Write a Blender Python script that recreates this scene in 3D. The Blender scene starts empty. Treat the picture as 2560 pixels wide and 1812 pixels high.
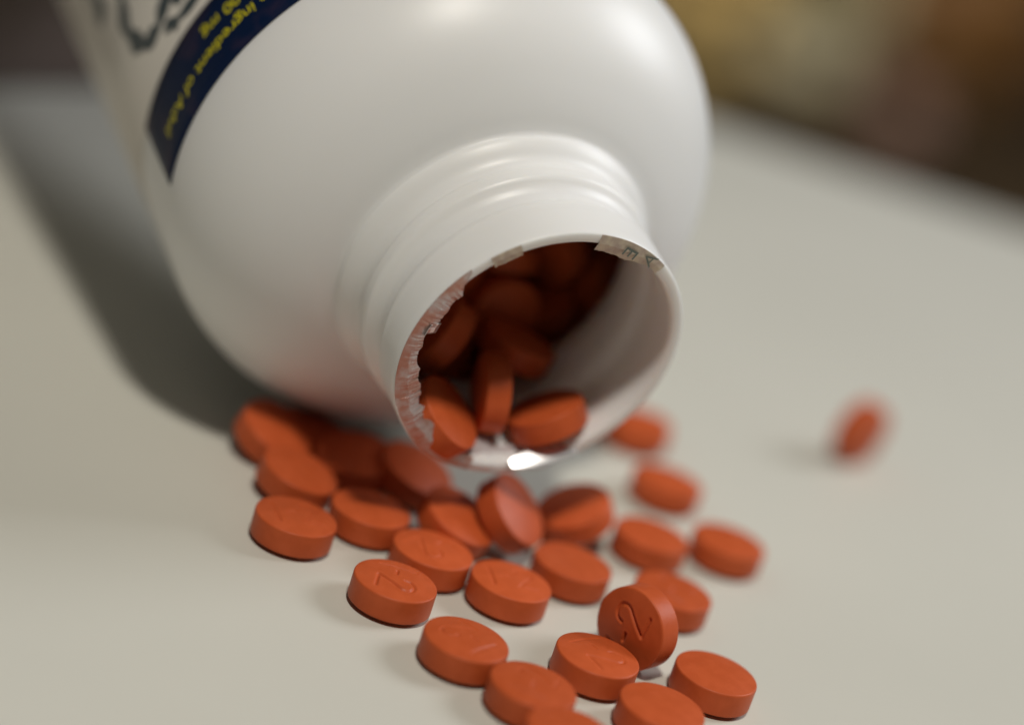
import bpy, bmesh, math, random
from mathutils import Vector, Matrix, Quaternion
random.seed(7)
sc = bpy.context.scene
COL = sc.collection
MM = 0.001

# ------------------------------------------------------------------ camera
cam_data = bpy.data.cameras.new('camera')
cam = bpy.data.objects.new('camera', cam_data)
COL.objects.link(cam)
cam_data.sensor_width = 36.0
cam_data.lens = 84.95
cam_data.clip_start = 0.01
cam_data.clip_end = 50
R2 = Vector((0.95105652, 0.10569004, 0.29038099))
U2 = Vector((-0.30901699, 0.32528049, 0.89370079))
FW = Vector((0, 0.93969262, -0.34202014))
mw = Matrix(((R2.x, U2.x, -FW.x, 0), (R2.y, U2.y, -FW.y, 0), (R2.z, U2.z, -FW.z, 0.125357), (0, 0, 0, 1)))
cam.matrix_world = mw
cam_data.dof.use_dof = True
cam_data.dof.focus_distance = 0.2785
cam_data.dof.aperture_fstop = 5.3
cam_data.dof.aperture_blades = 0
sc.camera = cam

# ------------------------------------------------------------------ light
sc.view_settings.view_transform = 'Standard'
sc.view_settings.look = 'None'
sc.view_settings.exposure = 0.1
sc.view_settings.gamma = 1.0
world = bpy.data.worlds.new('World')
sc.world = world
world.use_nodes = True
bgn = world.node_tree.nodes['Background']
bgn.inputs[0].default_value = (0.84, 0.88, 1.0, 1)
bgn.inputs[1].default_value = 0.030

def area(name, az, el, dist, size, power, color, target=(0.003, 0.275, 0.01), sy=None):
    ld = bpy.data.lights.new(name, 'AREA')
    ld.energy = power
    ld.color = color
    ld.shape = 'RECTANGLE' if sy else 'DISK'
    ld.size = size
    if sy: ld.size_y = sy
    o = bpy.data.objects.new(name, ld)
    COL.objects.link(o)
    t = Vector(target)
    a, e = math.radians(az), math.radians(el)
    d = Vector((math.cos(e)*math.sin(a), math.cos(e)*math.cos(a), math.sin(e)))
    o.location = t + d*dist
    o.rotation_euler = d.to_track_quat('Z', 'Y').to_euler()
    return o
area('key_lamp', 176, 66, 1.4, 0.14, 12.0, (1.0, 0.95, 0.86))
area('window_light', 64, 44, 0.85, 0.4, 4.6, (0.92, 0.95, 1.0), target=(0.16, 0.42, 0.0))
area('added_background_fill', 180, 50, 0.8, 0.4, 2.9, (1.0, 0.86, 0.62), target=(0.15, 1.75, -0.2))  # added fill to brighten the things beyond the table, no known lamp there

# ------------------------------------------------------------------ materials
def mat(name, base, rough=0.5, spec=0.5, **kw):
    m = bpy.data.materials.new(name)
    m.use_nodes = True
    b = m.node_tree.nodes['Principled BSDF']
    b.inputs['Base Color'].default_value = (*base, 1)
    b.inputs['Roughness'].default_value = rough
    b.inputs['Specular IOR Level'].default_value = spec
    for k, v in kw.items():
        b.inputs[k.replace('_', ' ')].default_value = v
    return m

def noise_col(m, c1, c2, scale, lo=0.35, hi=0.65, detail=4, coord='Object', stretch=None):
    nt = m.node_tree; b = nt.nodes['Principled BSDF']
    tc = nt.nodes.new('ShaderNodeTexCoord')
    n = nt.nodes.new('ShaderNodeTexNoise'); n.inputs['Scale'].default_value = scale; n.inputs['Detail'].default_value = detail
    r = nt.nodes.new('ShaderNodeValToRGB')
    r.color_ramp.elements[0].position = lo; r.color_ramp.elements[1].position = hi
    r.color_ramp.elements[0].color = (*c1, 1); r.color_ramp.elements[1].color = (*c2, 1)
    src = tc.outputs[coord]
    if stretch:
        mp = nt.nodes.new('ShaderNodeMapping'); mp.inputs['Scale'].default_value = stretch
        nt.links.new(src, mp.inputs['Vector']); src = mp.outputs[0]
    nt.links.new(src, n.inputs['Vector'])
    nt.links.new(n.outputs['Fac'], r.inputs['Fac'])
    nt.links.new(r.outputs['Color'], b.inputs['Base Color'])
    return n

def noise_bump(m, scale, strength, dist, detail=3):
    nt = m.node_tree; b = nt.nodes['Principled BSDF']
    tc = nt.nodes.new('ShaderNodeTexCoord')
    n = nt.nodes.new('ShaderNodeTexNoise'); n.inputs['Scale'].default_value = scale; n.inputs['Detail'].default_value = detail
    bp = nt.nodes.new('ShaderNodeBump'); bp.inputs['Strength'].default_value = strength; bp.inputs['Distance'].default_value = dist
    nt.links.new(tc.outputs['Object'], n.inputs['Vector'])
    nt.links.new(n.outputs['Fac'], bp.inputs['Height'])
    nt.links.new(bp.outputs['Normal'], b.inputs['Normal'])

M_pill = mat('rust_tablet_coating', (0.56, 0.095, 0.028), 0.46, 0.22)
noise_col(M_pill, (0.49, 0.086, 0.022), (0.53, 0.097, 0.027), 500, 0.4, 0.62)
_nt = M_pill.node_tree; _b = _nt.nodes['Principled BSDF']; _src = _b.inputs['Base Color'].links[0].from_socket
_oi = _nt.nodes.new('ShaderNodeObjectInfo'); _mr = _nt.nodes.new('ShaderNodeMapRange')
_mr.inputs['To Min'].default_value = 0.92; _mr.inputs['To Max'].default_value = 1.08
_hs = _nt.nodes.new('ShaderNodeHueSaturation')
_nt.links.new(_oi.outputs['Random'], _mr.inputs['Value']); _nt.links.new(_mr.outputs[0], _hs.inputs['Value'])
_nt.links.new(_src, _hs.inputs['Color']); _nt.links.new(_hs.outputs[0], _b.inputs['Base Color'])
noise_bump(M_pill, 2600, 0.35, 0.00006)
M_table = mat('cream_table_laminate', (0.62, 0.59, 0.50), 0.52, 0.28)
noise_col(M_table, (0.575, 0.562, 0.495), (0.615, 0.60, 0.53), 9, 0.35, 0.65)
noise_bump(M_table, 900, 0.08, 0.00005)
M_body = mat('white_polyethylene', (0.80, 0.795, 0.78), 0.40, 0.45)
M_body.node_tree.nodes['Principled BSDF'].inputs['Subsurface Weight'].default_value = 0.35
M_body.node_tree.nodes['Principled BSDF'].inputs['Subsurface Radius'].default_value = (1.0, 0.9, 0.75)
M_body.node_tree.nodes['Principled BSDF'].inputs['Subsurface Scale'].default_value = 0.0018
noise_bump(M_body, 220, 0.12, 0.00008, 2)
M_label = mat('glossy_label_paper', (0.66, 0.62, 0.56), 0.35, 0.5)
M_navy = mat('navy_label_print', (0.006, 0.013, 0.055), 0.5, 0.15)
noise_col(M_navy, (0.002, 0.010, 0.040), (0.028, 0.020, 0.045), 180, 0.52, 0.68)
M_yellow = mat('yellow_print', (0.72, 0.64, 0.004), 0.4, 0.4)
M_grey = mat('grey_blue_print', (0.05, 0.066, 0.072), 0.4, 0.4)
M_foil = mat('torn_foil_paper', (0.42, 0.34, 0.28), 0.5, 0.5, Metallic=0.15)
noise_col(M_foil, (0.55, 0.47, 0.36), (0.40, 0.31, 0.26), 600, 0.38, 0.62, stretch=(1, 1, 0.2))
noise_bump(M_foil, 1500, 0.5, 0.0001)
M_foil2 = mat('red_brown_foil_paper', (0.33, 0.16, 0.12), 0.3, 0.7, Metallic=0.6)
noise_col(M_foil2, (0.46, 0.27, 0.22), (0.52, 0.47, 0.47), 420, 0.42, 0.60)
noise_bump(M_foil2, 1300, 0.7, 0.00015)
M_ink = mat('grey_green_ink', (0.12, 0.15, 0.13), 0.5, 0.4)
M_film = mat('shiny_liner_film', (0.70, 0.69, 0.69), 0.27, 1.0, Metallic=0.85)
M_clear = mat('milky_liner_film', (0.52, 0.46, 0.46), 0.22, 0.9)

# ------------------------------------------------------------------ helpers
def link(name, me, material, parent=None, smooth=True):
    o = bpy.data.objects.new(name, me)
    COL.objects.link(o)
    if material: me.materials.append(material)
    if smooth:
        for p in me.polygons: p.use_smooth = True
    if parent:
        o.parent = parent
    return o

def tag(o, label=None, cat=None, group=None, kind=None):
    if label: o['label'] = label
    if cat: o['category'] = cat
    if group: o['group'] = group
    if kind: o['kind'] = kind

def from_data(name, vs, fs, material, parent=None, smooth=True):
    me = bpy.data.meshes.new(name)
    me.from_pydata([tuple(v) for v in vs], [], fs)
    me.update()
    bm = bmesh.new(); bm.from_mesh(me)
    bmesh.ops.recalc_face_normals(bm, faces=bm.faces)
    bm.to_mesh(me); bm.free()
    return link(name, me, material, parent, smooth)

def catmull(pts, n):
    out = []
    P = [pts[0]] + list(pts) + [pts[-1]]
    for i in range(1, len(P)-2):
        for k in range(n):
            t = k/n
            out.append(tuple(0.5*((2*P[i][c]) + (-P[i-1][c]+P[i+1][c])*t + (2*P[i-1][c]-5*P[i][c]+4*P[i+1][c]-P[i+2][c])*t*t
                       + (-P[i-1][c]+3*P[i][c]-3*P[i+1][c]+P[i+2][c])*t**3) for c in range(len(pts[0]))))
    out.append(tuple(pts[-1]))
    return out

def bevel_box(name, size, material, bev, parent=None, seg=4):
    bm = bmesh.new()
    bmesh.ops.create_cube(bm, size=1)
    bmesh.ops.scale(bm, vec=size, verts=bm.verts)
    bmesh.ops.bevel(bm, geom=list(bm.edges), offset=bev, segments=seg, profile=0.5, affect='EDGES')
    me = bpy.data.meshes.new(name); bm.to_mesh(me); bm.free()
    return link(name, me, material, parent)

# ------------------------------------------------------------------ table
tb = bevel_box('table_top', (1.5, 1.0, 0.028), M_table, 0.007)
tb.location = (0.05, 0.5385-0.5, -0.014)
tb['kind'] = 'structure'

# ------------------------------------------------------------------ bottle
A = Vector((0.52748143, -0.81752685, -0.23111293))      # towards the mouth
XA = Vector((-0.84027569, -0.54215935, 0.0))
ZA = Vector((0.12530004, -0.19419858, 0.97292693))
MO = Vector((3.0732, 268.72, 29.322))*MM                 # centre of the mouth
bottle = bpy.data.objects.new('pill_bottle', None)
COL.objects.link(bottle)
# local frame: x = XA, y = ZA, z = A (towards the mouth); origin at the mouth
bottle.matrix_world = Matrix(((XA.x, ZA.x, A.x, MO.x), (XA.y, ZA.y, A.y, MO.y), (XA.z, ZA.z, A.z, MO.z), (0, 0, 0, 1)))
tag(bottle, 'white plastic tablet bottle lying on its side, open mouth spilling tablets', 'bottle')

def cyl(s, phi, r):
    return (r*math.cos(phi)*MM, r*math.sin(phi)*MM, -s*MM)

LEN = 172.0
def sstep(x): x = max(0.0, min(1.0, x)); return x*x*(3-2*x)
def smax(a, b, k):
    h = max(0.0, 1-abs(a-b)/k)
    return max(a, b) + h*h*k*0.25
def shoulder(s):
    if s < 16.0: return 17.4 - (16.0-s)*1.5
    u = min(max((s-17.0)/19.5, 0.0), 1.0)
    return 17.4 + 18.63*(1-(1-u)**1.95)**(1/1.95)
def neck0(s): return 18.2 + 0.02*min(max(0.0, s-11), 8.0)**2
outer = [(0.0, 17.95), (0.06, 18.15), (0.25, 18.25), (1.5, 18.25), (3.5, 18.25)]
outer += [(4.5+0.33*i, smax(neck0(4.5+0.33*i), shoulder(4.5+0.33*i), 8.0)) for i in range(99)]
outer += [(60, 36.03), (100, 36.03), (150, 36.03), (LEN-6, 36.03), (LEN-3, 35.3), (LEN-1, 33.6), (LEN, 31), (LEN, 0.5)]
inner = [(LEN-1.5, 0.5), (LEN-1.5, 31), (LEN-5, 34.6), (100, 34.7), (60, 34.7), (38, 34.7)]
inner += [(s, smax(16.75, shoulder(s)-1.5, 5.0)) for s in (36, 34, 32, 30, 28, 26, 24, 22, 20.5, 19, 18, 17, 16, 15, 14, 13, 12, 11)]
inner += [(8, 16.7), (1.0, 16.7), (0.35, 16.75), (0.08, 16.95), (0.0, 17.2)]
NS = 160
def neck_r(s, phi, r):
    if 4.8 < s < 15.6:
        # two stepped thread ramps that face the mouth, running slightly helically
        a = phi if phi > -math.pi/2 else phi + 2*math.pi
        off = (a - math.pi/2)/(2*math.pi)*2.0
        def band(s0, s1, w): return sstep((s-s0)/w)*sstep((s1-s)/w)
        r += 0.08*math.exp(-((s-5.7-off*0.5)/0.3)**2)
        r += -0.78*band(6.0+off*0.5, 10.5+off, 1.8) + 0.62*band(9.9+off, 12.9+off, 0.8) - 0.30*band(12.8+off, 15.4, 1.2)
    return r
prof = outer + inner
vs, fs = [], []
for i, (s, r) in enumerate(prof):
    for k in range(NS):
        ph = 2*math.pi*k/NS - math.pi/2 + 1e-4
        rr = neck_r(s, ph, r) if (i < len(outer) and r > 17.5) else r
        vs.append(cyl(s, ph, rr))
n = len(prof)
for i in range(n):
    j = (i+1) % n
    if i == n-1: pass
    for k in range(NS):
        k2 = (k+1) % NS
        fs.append((i*NS+k, i*NS+k2, j*NS+k2, j*NS+k))
body = from_data('bottle_body', vs, fs, M_body, bottle)

# label sheet and print
def cyl_patch(name, s0, s1, p0, p1, r, material, parent, ns=6, npp=90, thick=0.10):
    vs, fs = [], []
    for rr in (r, r-thick):
        for i in range(ns+1):
            for k in range(npp+1):
                vs.append(cyl(s0+(s1-s0)*i/ns, math.radians(p0+(p1-p0)*k/npp), rr))
    W = npp+1; off = (ns+1)*W
    for i in range(ns):
        for k in range(npp):
            a = i*W+k
            fs.append((a, a+1, a+1+W, a+W)); fs.append((a+off, a+W+off, a+1+W+off, a+1+off))
    for i in range(ns):
        for k in (0, npp):
            a = i*W+k; fs.append((a, a+W, a+W+off, a+off))
    for k in range(npp):
        for i in (0, ns):
            a = i*W+k; fs.append((a, a+1, a+1+off, a+off))
    return from_data(name, vs, fs, material, parent)
label = cyl_patch('label', 47.6, 150, -30, 205, 36.13, M_label, bottle)
band = cyl_patch('label_band', 35.5, 47.8, -9.5, 205, 36.16, M_navy, bottle)
band['label'] = 'navy label band with yellow lettering'

def stroke_on_cyl(name, pts, width, r, material, parent, n=6):
    # pts: (phi degrees, s)
    P = catmull([(math.radians(p)*r, s) for p, s in pts], n)
    vs, fs = [], []
    for i, p in enumerate(P):
        a = P[max(i-1, 0)]; b = P[min(i+1, len(P)-1)]
        t = Vector((b[0]-a[0], b[1]-a[1])).normalized(); nn = Vector((-t.y, t.x))
        w = width*(0.75+0.25*math.sin(i*0.7))/2
        for sgn in (-1, 1):
            q = (p[0]+nn.x*w*sgn, p[1]+nn.y*w*sgn)
            vs.append(cyl(q[1], q[0]/r, r))
    for i in range(len(P)-1):
        fs.append((2*i, 2*i+1, 2*i+3, 2*i+2))
    return from_data(name, vs, fs, material, parent)
for i, (pts, wd) in enumerate([
        ([(32, 80), (18, 76), (6, 71), (0.7, 66), (-0.8, 61.5), (0.6, 57.5), (3.5, 55), (8, 54.2), (12, 56), (20, 60), (34, 64)], 3.2),
        ([(9.5, 52.5), (13, 51), (18, 50.6), (26, 51)], 2.2),
        ([(14, 54), (20, 55), (30, 57)], 3.0),
        ([(-7.5, 71), (-7.0, 76), (-6.0, 84), (-2, 92)], 3.5),
        ([(11.5, 50.4), (13.0, 50.2)], 1.4)]):
    stroke_on_cyl('printed_mark', pts, wd, 36.19, M_grey, label)

def text_mesh(body_txt, size):
    cu = bpy.data.curves.new('t', 'FONT'); cu.body = body_txt; cu.size = size
    cu.resolution_u = 3
    o = bpy.data.objects.new('t', cu); COL.objects.link(o)
    dg = bpy.context.evaluated_depsgraph_get()
    me = bpy.data.meshes.new_from_object(o.evaluated_get(dg))
    COL.objects.unlink(o); bpy.data.objects.remove(o)
    return me
def wrap_text(name, txt, size, phi_end, s_base, r, material, parent, bold=0.0):
    me = text_mesh(txt, size)
    w = max(v.co.x for v in me.vertices)
    for v in me.vertices:
        x = v.co.x - w
        ph = math.radians(phi_end) - x/r
        v.co = cyl(s_base - v.co.y, ph, r)
    me.name = name
    me.materials.clear()
    return link(name, me, material, parent, smooth=False)
wrap_text('lettering', 'Compare to active ingredient of Advil', 2.75, -2.5, 41.0, 36.20, M_yellow, band)
wrap_text('lettering', 'Ibuprofen Tablets USP, 200 mg', 2.75, 17.0, 44.6, 36.20, M_yellow, band)

# foil remains on the lip: flat ragged pieces lying on the lip plane (local xy)
def lip_piece(name, p0, p1, rin, rout, material, parent, n=26, rag=0.35, lift=0.05, th=0.07, seed=1, taper0=0.0, taper1=0.0):
    rnd = random.Random(seed)
    top = []
    walk0 = walk1 = 0.0
    for i in range(n+1):
        t = i/n
        ph = math.radians(p0+(p1-p0)*t)
        tin = rin(t) if callable(rin) else rin
        ro = rout(t) if callable(rout) else rout
        if i % 4 == 0:
            walk0 = walk1; walk1 = rnd.uniform(-rag, rag)
        ri = tin + walk0 + (walk1-walk0)*(i % 4)/4 + rnd.uniform(-0.06, 0.06)
        z0 = lift + 0.03*math.sin(t*17+seed)
        mid = (ri+ro)/2
        cr = rag*0.18
        top.append([(ro, z0*0.4+0.02), (mid, z0+0.07+rnd.uniform(0, cr)), (ri, z0-0.04-0.25*max(0, 16.7-ri)+rnd.uniform(-cr, cr))])
        top[-1] = [(r_*math.cos(ph)*MM, r_*math.sin(ph)*MM, z_*MM) for r_, z_ in top[-1]]
    vs, fs = [], []
    for lay in (0, -th):
        for row in top:
            for v in row: vs.append((v[0], v[1], v[2]+lay*MM))
    off = (n+1)*3
    for i in range(n):
        for c in range(2):
            a = i*3+c
            fs.append((a, a+1, a+4, a+3)); fs.append((a+off, a+3+off, a+4+off, a+1+off))
        for c in (0, 2):
            a = i*3+c; fs.append((a, a+3, a+3+off, a+off))
    for i in (0, n):
        for c in range(2):
            a = i*3+c; fs.append((a, a+1, a+1+off, a+off))
    return from_data(name, vs, fs, material, parent, smooth=False)
f1 = lip_piece('foil_scrap', 46, 58, lambda t: 16.5, 18.1, M_foil, bottle, 10, 0.25, 0.06, seed=3)
f1['label'] = 'small tan scrap of torn foil seal'
f2 = lip_piece('foil_scrap', 90, 124, lambda t: 15.8+1.0*sstep((t-0.5)/0.5), lambda t: 18.15, M_foil, bottle, 26, 0.15, 0.07, seed=5)
f2['label'] = 'printed tan scrap of torn foil seal'
f3 = lip_piece('foil_scrap', 38, -30, lambda t: 17.9-2.2*sstep(t/0.18)-0.6*math.sin(t*9)*0.5-0.4*sstep((t-.4)/.5), 18.2, M_foil2, bottle, 84, 0.42, 0.08, seed=8)
f3['label'] = 'long reddish scrap of torn foil seal'
f4 = lip_piece('foil_scrap', -27, -82, lambda t: 15.3+0.8*sstep((t-0.5)/0.5), 18.1, M_foil2, bottle, 64, 0.40, 0.12, seed=11)
f4['label'] = 'crumpled pinkish scrap of torn foil seal'

def lip_text(txt, size, phi, r, parent):
    me = text_mesh(txt, size)
    w = max(v.co.x for v in me.vertices)
    a = math.radians(phi)
    rad = Vector((math.cos(a), math.sin(a), 0)); tan = Vector((math.sin(a), -math.cos(a), 0))
    # letters read towards the centre, the top of each letter to the left round the rim
    for v in me.vertices:
        p = rad*(r - (v.co.x - w/2)) + tan*(v.co.y)
        v.co = Vector((p.x, p.y, 0.30))*MM
    me.materials.clear(); me.name = 'printed_letter'
    return link('printed_letter', me, M_ink, parent, False)
lip_text('E', 2.9, 109, 17.0, f2)
lip_text('A', 2.5, 118.5, 17.45, f2)

# curled liner film along the lower lip: a strip that follows the inside of the rim, glossy
def film(name, p0, p1, s0, s1, r0, r1, material, seed, n=30, amp=0.25):
    rnd = random.Random(seed); rows = []
    for i in range(n+1):
        t = i/n; ph = math.radians(p0+(p1-p0)*t)
        wv = amp*math.sin(t*11+seed)+rnd.uniform(-.10, .10)
        row = []
        for c in range(7):
            u = c/6
            s = s0+(s1-s0)*u; r = r0+(r1-r0)*u + 0.45*math.sin(math.pi*u) + wv*(1-abs(2*u-1))
            row.append(cyl(s, ph, r))
        rows.append(row)
    vs = [v for row in rows for v in row]; fs = []
    for i in range(n):
        for c in range(6):
            a = i*7+c; fs.append((a, a+1, a+8, a+7))
    o = from_data(name, vs, fs, material, bottle)
    md = o.modifiers.new('thickness', 'SOLIDIFY'); md.thickness = 0.00006
    return o
g1 = film('liner_film', -92, -128, -0.30, 2.6, 17.5, 16.2, M_clear, 2)
g1['label'] = 'shiny strip of seal film on the lower rim'
def glint(phi, r, s, hu, hv, Ru, Rv, H, material, lab):  # added film patch, bent and aimed so the key lamp reflects as a highlight
    ph = math.radians(phi)
    H = Vector(H).normalized()
    Hl = Vector((H.dot(XA), H.dot(ZA), H.dot(A)))
    T = Vector((-math.sin(ph), math.cos(ph), 0)); T = (T - Hl*T.dot(Hl)).normalized(); B = Hl.cross(T)
    c = Vector((r*math.cos(ph), r*math.sin(ph), -s))
    vs, fs = [], []; n, m_ = 24, 12
    for i in range(n+1):
        u = -1+2*i/n
        w = math.sqrt(max(0.0, 1-abs(u)**3))*(0.85+0.15*math.sin(u*5+1))
        for j in range(m_+1):
            v = (-1+2*j/m_)*max(w, 0.12)
            p = c + T*u*hu + B*v*hv - Hl*((u*hu)**2/(2*Ru)+(v*hv)**2/(2*Rv) + 0.25*abs(v)**4*hv*0.3)
            vs.append(p*MM)
    for i in range(n):
        for j in range(m_):
            a = i*(m_+1)+j; fs.append((a, a+1, a+m_+2, a+m_+1))
    o = from_data('liner_film', vs, fs, material, bottle)
    md = o.modifiers.new('thickness', 'SOLIDIFY'); md.thickness = 0.00008
    o['label'] = lab
    return o
glint(-115, 16.2, -0.35, 4.6, 1.5, 42, 12, (0.11, -0.65, 0.74), M_film, 'patch of seal film on the lower rim, added and turned to mirror the key lamp as a glint')
g2 = film('liner_film', -74, -93, -0.2, 3.4, 17.3, 15.3, M_clear, 5, 16)
g2['label'] = 'milky curl of seal film on the lower rim'
g3 = film('liner_film', 11, 5, -0.3, 0.9, 16.6, 14.6, M_film, 9, 8, 0.1)
g3['label'] = 'small lifted flap of seal film'

# ------------------------------------------------------------------ tablets
HB, CAP, RAD = 1.36, 0.74, 5.0
two = [(0.45, 1.0), (0.5, 1.55), (0.95, 2.0), (1.5, 2.1), (2.1, 1.9), (2.42, 1.4), (2.38, 0.8), (2.0, 0.2), (1.3, -0.75), (0.4, -2.0)]
STROKES = [catmull(two, 3), [(0.4, -2.0), (2.75, -2.0)], [(-1.35, -0.1), (-0.45, -0.1)], [(-2.5, -2.0), (-2.5, 2.0)]]
SEG = [(a, b) for st in STROKES for a, b in zip(st[:-1], st[1:])]
def gdist(x, y):
    best = 9
    for (ax, ay), (bx, by) in SEG:
        dx, dy = bx-ax, by-ay
        t = max(0, min(1, ((x-ax)*dx+(y-ay)*dy)/(dx*dx+dy*dy)))
        d = math.hypot(x-ax-t*dx, y-ay-t*dy)
        if d < best: best = d
    return best
def cap_z(r):
    u = min(r/4.86, 1.0)
    return HB + 0.16 + (CAP-0.16)*(1-u*u)
def tablet_mesh(name, depth, seg=72, rings=8):
    if depth > 0: seg, rings = 168, 46
    prof = []
    for i in range(1, rings+1):
        r = 4.86*(i/rings) if depth > 0 else 4.86*math.sin(math.pi/2*i/rings)
        prof.append((r, cap_z(r)))
    side = [(4.94, HB+0.10), (4.985, HB+0.0), (5.0, HB-0.12), (5.0, 0.0), (5.0, -HB+0.12), (4.985, -HB), (4.94, -HB-0.10)]
    low = [(4.86*(1-i/6), -cap_z(4.86*(1-i/6))) for i in range(6)]
    vs = [(0, 0, cap_z(0)*MM)]
    allp = prof+side+low
    for idx, (r, z) in enumerate(allp):
        for k in range(seg):
            a = 2*math.pi*k/seg
            x, y = r*math.cos(a), r*math.sin(a); zz = z
            if depth > 0 and idx < rings and r < 4.3:
                d = gdist(x/1.08, y/1.08)
                if d < 0.8:
                    zz -= depth*(1-sstep(d/0.28))
                    zz += depth*0.10*math.exp(-((d-0.40)/0.12)**2)
            vs.append((x*MM, y*MM, zz*MM))
    fs = []
    for k in range(seg): fs.append((0, 1+k, 1+(k+1) % seg))
    for i in range(len(allp)-1):
        for k in range(seg):
            k2 = (k+1) % seg
            fs.append((1+i*seg+k, 1+(i+1)*seg+k, 1+(i+1)*seg+k2, 1+i*seg+k2))
    base = 1+(len(allp)-1)*seg
    fs.append(tuple(base+k for k in range(seg)))
    me = bpy.data.meshes.new(name); me.from_pydata(vs, [], fs); me.update()
    bm = bmesh.new(); bm.from_mesh(me); bmesh.ops.recalc_face_normals(bm, faces=bm.faces); bm.to_mesh(me); bm.free()
    me.materials.append(M_pill)
    for p in me.polygons: p.use_smooth = True
    return me
T_plain = tablet_mesh('tablet_plain', 0)
T_deep = tablet_mesh('tablet_stamped_deep', 0.24)
T_light = tablet_mesh('tablet_stamped_light', 0.22)
T_faint = tablet_mesh('tablet_stamped_faint', 0.14)

GRP = 'rust brown tablets spilled from the bottle'
def tablet(loc, nrm, label, mesh=None, xdir=None, group=GRP):
    o = bpy.data.objects.new('tablet', mesh or T_plain)
    COL.objects.link(o)
    z = Vector(nrm).normalized()
    x = Vector(xdir) if xdir else Vector((math.cos(random.uniform(0, 6.28)), math.sin(random.uniform(0, 6.28)), 0.1))
    x = (x - z*x.dot(z)).normalized(); y = z.cross(x)
    L = Vector(loc)*MM
    o.matrix_world = Matrix(((x.x, y.x, z.x, L.x), (x.y, y.y, z.y, L.y), (x.z, y.z, z.z, L.z), (0, 0, 0, 1)))
    tag(o, label, 'tablet', group)
    return o
tablet((-4.983, 252.55, 2.1), (0.0, 0.0, 1.0), 'tablet lying flat stamped with a clear 2, front left of the pile', T_light, (0.05, -1, 0), GRP)
tablet((4.745, 243.875, 2.1), (0.0, 0.0, 1.0), 'flat tablet with faint stamp, lone at the lower left of the front group', T_faint, (-0.9, 0.6, 0), GRP)
tablet((7.997, 262.256, 2.1), (0.0, 0.0, 1.0), 'flat tablet with glinting rim, right of the one stamped 2', T_faint, (0.9, 0.3, 0), GRP)
tablet((-2.026, 263.956, 2.1), (0.0, 0.0, 1.0), 'flat tablet with faint stamp tucked behind the flat tablet stamped 2', T_faint, (-0.6, -0.8, 0), GRP)
tablet((14.836, 273.0, 2.1), (0.0, 0.0, 1.0), 'smooth blank flat tablet right below the leaning tablet at the bottle mouth', T_plain, None, GRP)
tablet((19.738, 250.429, 2.1), (0.0, 0.0, 1.0), 'flat tablet that the edge-standing stamped tablet leans behind', T_faint, (0.7, -0.7, 0), GRP)
tablet((33.871, 255.587, 2.1), (0.0, 0.0, 1.0), 'blank flat tablet at the front right corner of the spill', T_plain, None, GRP)
tablet((13.227, 238.326, 2.1), (0.0, 0.0, 1.0), 'large flat tablet near the bottom edge, touching the lower left one', T_faint, (0.2, 1, 0), GRP)
tablet((27.871, 243.155, 2.1), (0.0, 0.0, 1.0), 'flat tablet cut by the bottom edge of the photo, right of centre', T_plain, None, GRP)
tablet((34.567, 295.118, 2.1), (0.0, 0.0, 1.0), 'blurred flat tablet at the far right end of the cluster', T_plain, None, GRP)
tablet((24.181, 289.136, 2.1), (0.0, 0.0, 1.0), 'blurred flat tablet between the far right one and the bottle mouth', T_plain, None, GRP)
tablet((27.781, 274.195, 2.1), (0.0, 0.0, 1.0), 'flat tablet with faint stamp behind the edge-standing stamped tablet', T_light, (0.3, 1, 0), GRP)
tablet((-18.675, 260.813, 2.1), (0.0, 0.0, 1.0), 'flat tablet with shadow at the left end of the spill, front one of its pair', T_faint, (1, 0.5, 0), GRP)
tablet((-10.797, 269.737, 2.1), (0.0, 0.0, 1.0), 'flat tablet with a bright highlight, second from the left of the front row', T_plain, None, GRP)
tablet((18.207, 230.743, 2.1), (0.0, 0.0, 1.0), 'foremost tablet, only its top rim showing at the bottom edge', T_plain, None, GRP)
tablet((23.56, 257.732, 5.023), (-0.609, -0.793, -0.017), 'tablet standing on edge with deep stamped 2 facing the camera', T_deep, (0.08, -0.06, 1), GRP)
tablet((5.541, 276.68, 5.539), (0.635, -0.195, 0.747), 'blank tablet leaning steeply right under the bottle mouth', T_plain, None, GRP)
tablet((-0.423, 273.741, 3.327), (0.32, -0.142, 0.937), 'tilted tablet half hidden left of the one leaning under the mouth', T_plain, None, GRP)
tablet((-20.918, 273.484, 2.447), (0.186, -0.035, 0.982), 'tilted tablet directly behind the leftmost flat tablet', T_plain, None, GRP)
tablet((-26.033, 282.649, 3.118), (0.334, -0.16, 0.929), 'bright blurred tablet propped up at the far left under the bottle shoulder', T_plain, None, GRP)
tablet((13.719, 286.358, 4.044), (-0.462, -0.23, 0.857), 'blurred tablet tilted to the left, just right of the one leaning under the mouth', T_plain, None, GRP)
tablet((25.428, 309.305, 2.099), (0.015, 0.028, 0.999), 'blurred flat tablet at the back, above the far right pair', T_plain, None, GRP)
tablet((20.111, 326.972, 2.248), (-0.11, -0.034, 0.993), 'blurred tablet half hidden behind the right side of the bottle neck', T_plain, None, GRP)
tablet((53.929, 349.037, 5.056), (0.785, -0.618, -0.045), 'lone blurred tablet standing on edge far out on the right of the table', T_plain, None, GRP)
tablet((-22.114, 288.372, 2.197), (0.097, 0.003, 0.995), 'dark tablet in the bottle shadow beside the bright propped up one', T_plain, None, GRP)
tablet((-15.102, 282.725, 3.053), (-0.076, -0.217, 0.973), 'dark tablet in the bottle shadow, middle one of three under the shoulder', T_plain, None, GRP)
tablet((-7.575, 283.774, 3.32), (0.272, -0.138, 0.952), 'dark tablet in shadow right under the bottle neck', T_plain, None, GRP)
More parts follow.
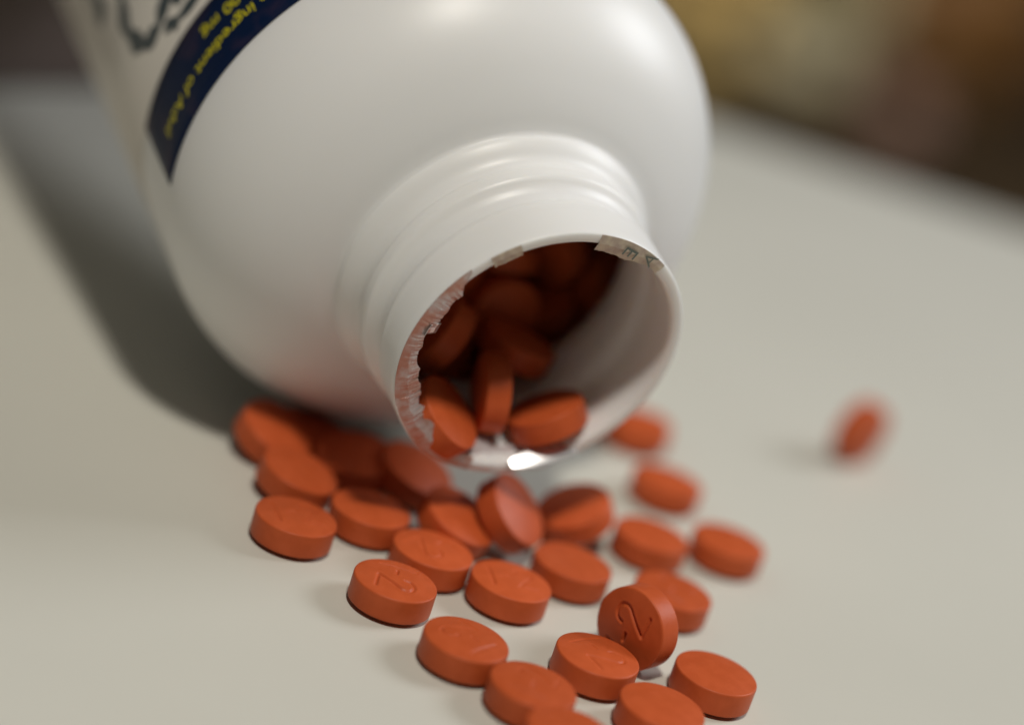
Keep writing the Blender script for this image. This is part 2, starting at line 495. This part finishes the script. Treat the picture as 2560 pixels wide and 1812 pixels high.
tablet((-6.002, 271.199, 17.148), (0.608, -0.131, 0.783), 'lit orange tablet at the lower left just inside the bottle mouth', T_plain, None, 'tablets just inside the bottle mouth')
tablet((-1.298, 277.135, 19.866), (-0.952, -0.284, -0.111), 'tablet standing upright inside the bottle mouth with lit edge', T_plain, None, 'tablets just inside the bottle mouth')
tablet((6.183, 278.688, 18.468), (-0.539, -0.059, 0.84), 'lit orange tablet resting at the lower right inside the bottle mouth', T_plain, None, 'tablets just inside the bottle mouth')
tablet((-0.164, 286.748, 23.066), (0.222, 0.052, 0.974), 'dim tablet lying slantwise deeper in the bottle mouth, above the lit ones', T_plain, None, 'tablets just inside the bottle mouth')
tablet((-9.436, 281.916, 23.321), (-0.872, -0.236, 0.429), 'dim tablet at the left inside the bottle mouth next to the torn foil', T_plain, None, 'tablets just inside the bottle mouth')
# heap settled inside the bottle: (x, y, z, quaternion wxyz, seen)
HEAP = [
    (-16.512, 289.756, 12.839, 0.432, 0.034, 0.354, 0.828, 1),
    (-6.018, 294.0, 12.346, 0.747, -0.399, -0.055, 0.529, 1),
    (-0.489, 298.121, 18.601, 0.085, -0.823, 0.555, -0.083, 1),
    (-17.053, 288.698, 21.887, 0.344, -0.738, 0.268, -0.515, 0),
    (-15.482, 297.34, 17.636, 0.037, 0.504, -0.533, 0.678, 0),
    (-20.178, 281.739, 18.014, 0.32, 0.277, 0.819, -0.387, 0),
    (-17.628, 280.889, 27.854, 0.75, 0.452, 0.477, -0.075, 0),
    (-10.976, 288.633, 29.388, 0.646, 0.325, 0.684, -0.091, 1),
    (-0.517, 302.145, 14.756, 0.958, -0.01, -0.118, 0.263, 1),
    (2.789, 306.236, 19.16, 0.861, -0.379, 0.009, -0.339, 1),
    (1.203, 301.755, 24.683, 0.43, 0.267, 0.12, -0.854, 1),
    (11.774, 312.981, 34.15, 0.586, 0.573, -0.338, -0.462, 1),
    (-16.541, 299.918, 6.425, 0.959, -0.049, -0.03, 0.277, 0),
    (-12.375, 293.87, 17.089, 0.758, 0.477, 0.44, 0.068, 0),
    (-7.033, 295.858, 23.603, 0.583, -0.341, -0.701, -0.227, 1),
    (-15.161, 295.089, 38.576, 0.118, 0.38, -0.917, 0.006, 0),
    (-10.381, 288.554, 19.187, 0.304, 0.087, 0.646, -0.695, 1),
    (-23.777, 294.944, 18.529, 0.231, 0.841, 0.119, -0.474, 0),
    (-23.319, 287.994, 10.636, 0.069, 0.21, -0.935, 0.276, 0),
    (-5.748, 304.406, 9.059, 0.798, -0.117, -0.173, 0.566, 0),
    (-5.393, 309.455, 16.391, 0.241, -0.204, -0.845, -0.431, 1),
    (2.857, 309.924, 26.682, 0.32, 0.916, 0.212, -0.119, 1),
    (4.711, 308.605, 21.762, 0.924, -0.355, 0.131, -0.043, 1),
    (-8.814, 301.881, 15.296, 0.108, 0.766, 0.292, -0.562, 1),
    (-3.291, 293.247, 24.603, 0.064, -0.466, 0.545, 0.694, 1),
    (-5.718, 297.16, 30.738, 0.559, -0.116, 0.038, 0.82, 1),
    (-6.372, 296.108, 34.877, 0.101, 0.991, 0.062, 0.069, 0),
    (-13.828, 298.968, 10.665, 0.756, 0.039, 0.013, 0.654, 1),
    (-15.812, 284.943, 37.498, 0.644, 0.076, 0.579, -0.495, 0),
    (-23.095, 296.897, 9.986, 0.296, -0.053, 0.883, 0.36, 0),
    (-19.929, 298.539, 24.846, 0.092, -0.609, -0.77, -0.165, 0),
    (-1.931, 315.753, 19.017, 0.259, 0.905, 0.139, -0.307, 1),
    (-0.841, 318.107, 22.086, 0.665, -0.038, 0.4, 0.63, 0),
    (2.898, 312.615, 29.542, 0.238, -0.043, 0.338, 0.909, 1),
    (0.206, 301.39, 32.36, 0.482, 0.829, -0.087, -0.27, 1),
    (-13.093, 295.794, 27.306, 0.589, 0.444, 0.592, 0.325, 0),
    (-16.078, 293.352, 34.934, 0.076, 0.962, -0.246, -0.091, 0),
    (8.655, 305.76, 28.148, 0.833, 0.201, 0.511, -0.064, 1),
    (-6.82, 321.279, 19.336, 0.52, -0.027, -0.769, -0.371, 0),
    (4.507, 321.092, 30.682, 0.396, -0.399, -0.338, 0.755, 0),
    (-8.164, 305.469, 25.17, 0.179, 0.94, 0.223, -0.188, 0),
    (-0.366, 319.241, 33.075, 0.176, 0.269, 0.842, 0.434, 0),
    (-18.759, 289.559, 31.975, 0.626, -0.213, 0.038, -0.75, 0),
    (-7.186, 313.983, 27.937, 0.167, -0.123, -0.943, -0.259, 0),
    (-6.862, 310.326, 30.273, 0.837, 0.308, -0.016, 0.453, 0),
    (-2.893, 306.517, 35.065, 0.417, 0.761, 0.444, -0.223, 0),
    (-12.736, 302.581, 32.413, 0.716, -0.018, -0.454, -0.53, 0),
]
for x, y, z, qw, qx, qy, qz, seen in HEAP:
    o = bpy.data.objects.new('tablet', T_plain)
    COL.objects.link(o)
    m = Quaternion((qw, qx, qy, qz)).to_matrix().to_4x4()
    m.translation = Vector((x, y, z))*MM
    o.matrix_world = m
    tag(o, 'dark tablet in the heap deep inside the white bottle', 'tablet', 'tablets heaped deep inside the bottle')


# ------------------------------------------------------------------ dark block under the tail of the bottle
M_block = mat('dark_plum_cloth_cover', (0.15, 0.115, 0.10), 0.8, 0.15)
blk = bevel_box('book', (0.17, 0.13, 0.0318), M_block, 0.002)
dx = Vector((0.57, 0.82, 0)); dn = Vector((-0.82, 0.57, 0))
pc = Vector((-0.092, 0.402, 0)) + dx*0.03 + dn*0.065
blk.matrix_world = Matrix(((dx.x, dn.x, 0, pc.x), (dx.y, dn.y, 0, pc.y), (0, 0, 1, 0.0161), (0, 0, 0, 1)))
tag(blk, 'dark blurred block at the upper left behind the bottle', 'book')

# ------------------------------------------------------------------ blurred things beyond the table
M_floor = mat('dark_brown_wood', (0.045, 0.026, 0.012), 0.5, 0.4)
noise_col(M_floor, (0.008, 0.006, 0.004), (0.055, 0.036, 0.016), 3.0, 0.35, 0.65, stretch=(4, 1, 1))
FZ = -0.20
bm = bmesh.new(); bmesh.ops.create_grid(bm, x_segments=2, y_segments=2, size=4.0)
me = bpy.data.meshes.new('floor'); bm.to_mesh(me); bm.free()
fl = link('floor', me, M_floor); fl.location = (0, 2.5, FZ); fl['kind'] = 'structure'

def lump(name, loc, size, material, label, cat, seed=0, amp=0.18, freq=3.0, rot=0.0):
    from mathutils import noise
    bm = bmesh.new(); bmesh.ops.create_icosphere(bm, subdivisions=5, radius=0.5)
    for v in bm.verts:
        p = v.co.normalized()
        box = max(abs(p.x), abs(p.y), abs(p.z))
        q = p*0.5*(0.55+0.45/box)
        q += p*amp*noise.noise(p*freq+Vector((seed, seed*2, 0))) + p*amp*0.4*math.sin(q.z*26+seed+3*q.x)*0.3
        if q.z < -0.42: q.z = -0.42
        v.co = Vector((q.x*size[0], q.y*size[1], (q.z+0.42)*size[2]))
    me = bpy.data.meshes.new(name); bm.to_mesh(me); bm.free()
    o = link(name, me, material); o.location = loc; o.rotation_euler = (0, 0, rot)
    tag(o, label, cat)
    return o
M_cloth = mat('olive_beige_cloth', (0.34, 0.31, 0.18), 0.9, 0.2)
noise_col(M_cloth, (0.12, 0.10, 0.035), (0.50, 0.46, 0.33), 11, 0.47, 0.54, 1)
M_cloth2 = mat('grey_green_cloth', (0.22, 0.24, 0.17), 0.9, 0.2)
M_ochre = mat('ochre_fabric', (0.42, 0.31, 0.13), 0.9, 0.2)
M_wood = mat('orange_brown_wood', (0.17, 0.08, 0.02), 0.5, 0.4)
M_pink = mat('dusty_pink_glaze', (0.24, 0.15, 0.13), 0.6, 0.4)
lump('towel', (0.104, 1.60, FZ), (0.105, 0.12, 0.12), M_cloth, 'olive beige crumpled towel blurred beyond the table, right of the bottle', 'towel', 2)
lump('towel', (0.118, 1.88, FZ), (0.09, 0.10, 0.10), M_cloth2, 'grey green folded towel blurred behind the olive beige one', 'towel', 6)
lump('cushion', (0.036, 1.50, FZ), (0.09, 0.10, 0.10), M_ochre, 'ochre cushion blurred close beside the bottle outline', 'cushion', 9)
lump('basket', (0.222, 1.80, FZ), (0.16, 0.12, 0.12), M_wood, 'orange brown basket blurred in the upper right background', 'basket', 4, 0.1)
lump('ball', (0.184, 1.50, FZ), (0.040, 0.040, 0.036), M_pink, 'small dusty pink ball blurred just past the table edge', 'ball', 1, 0.03)
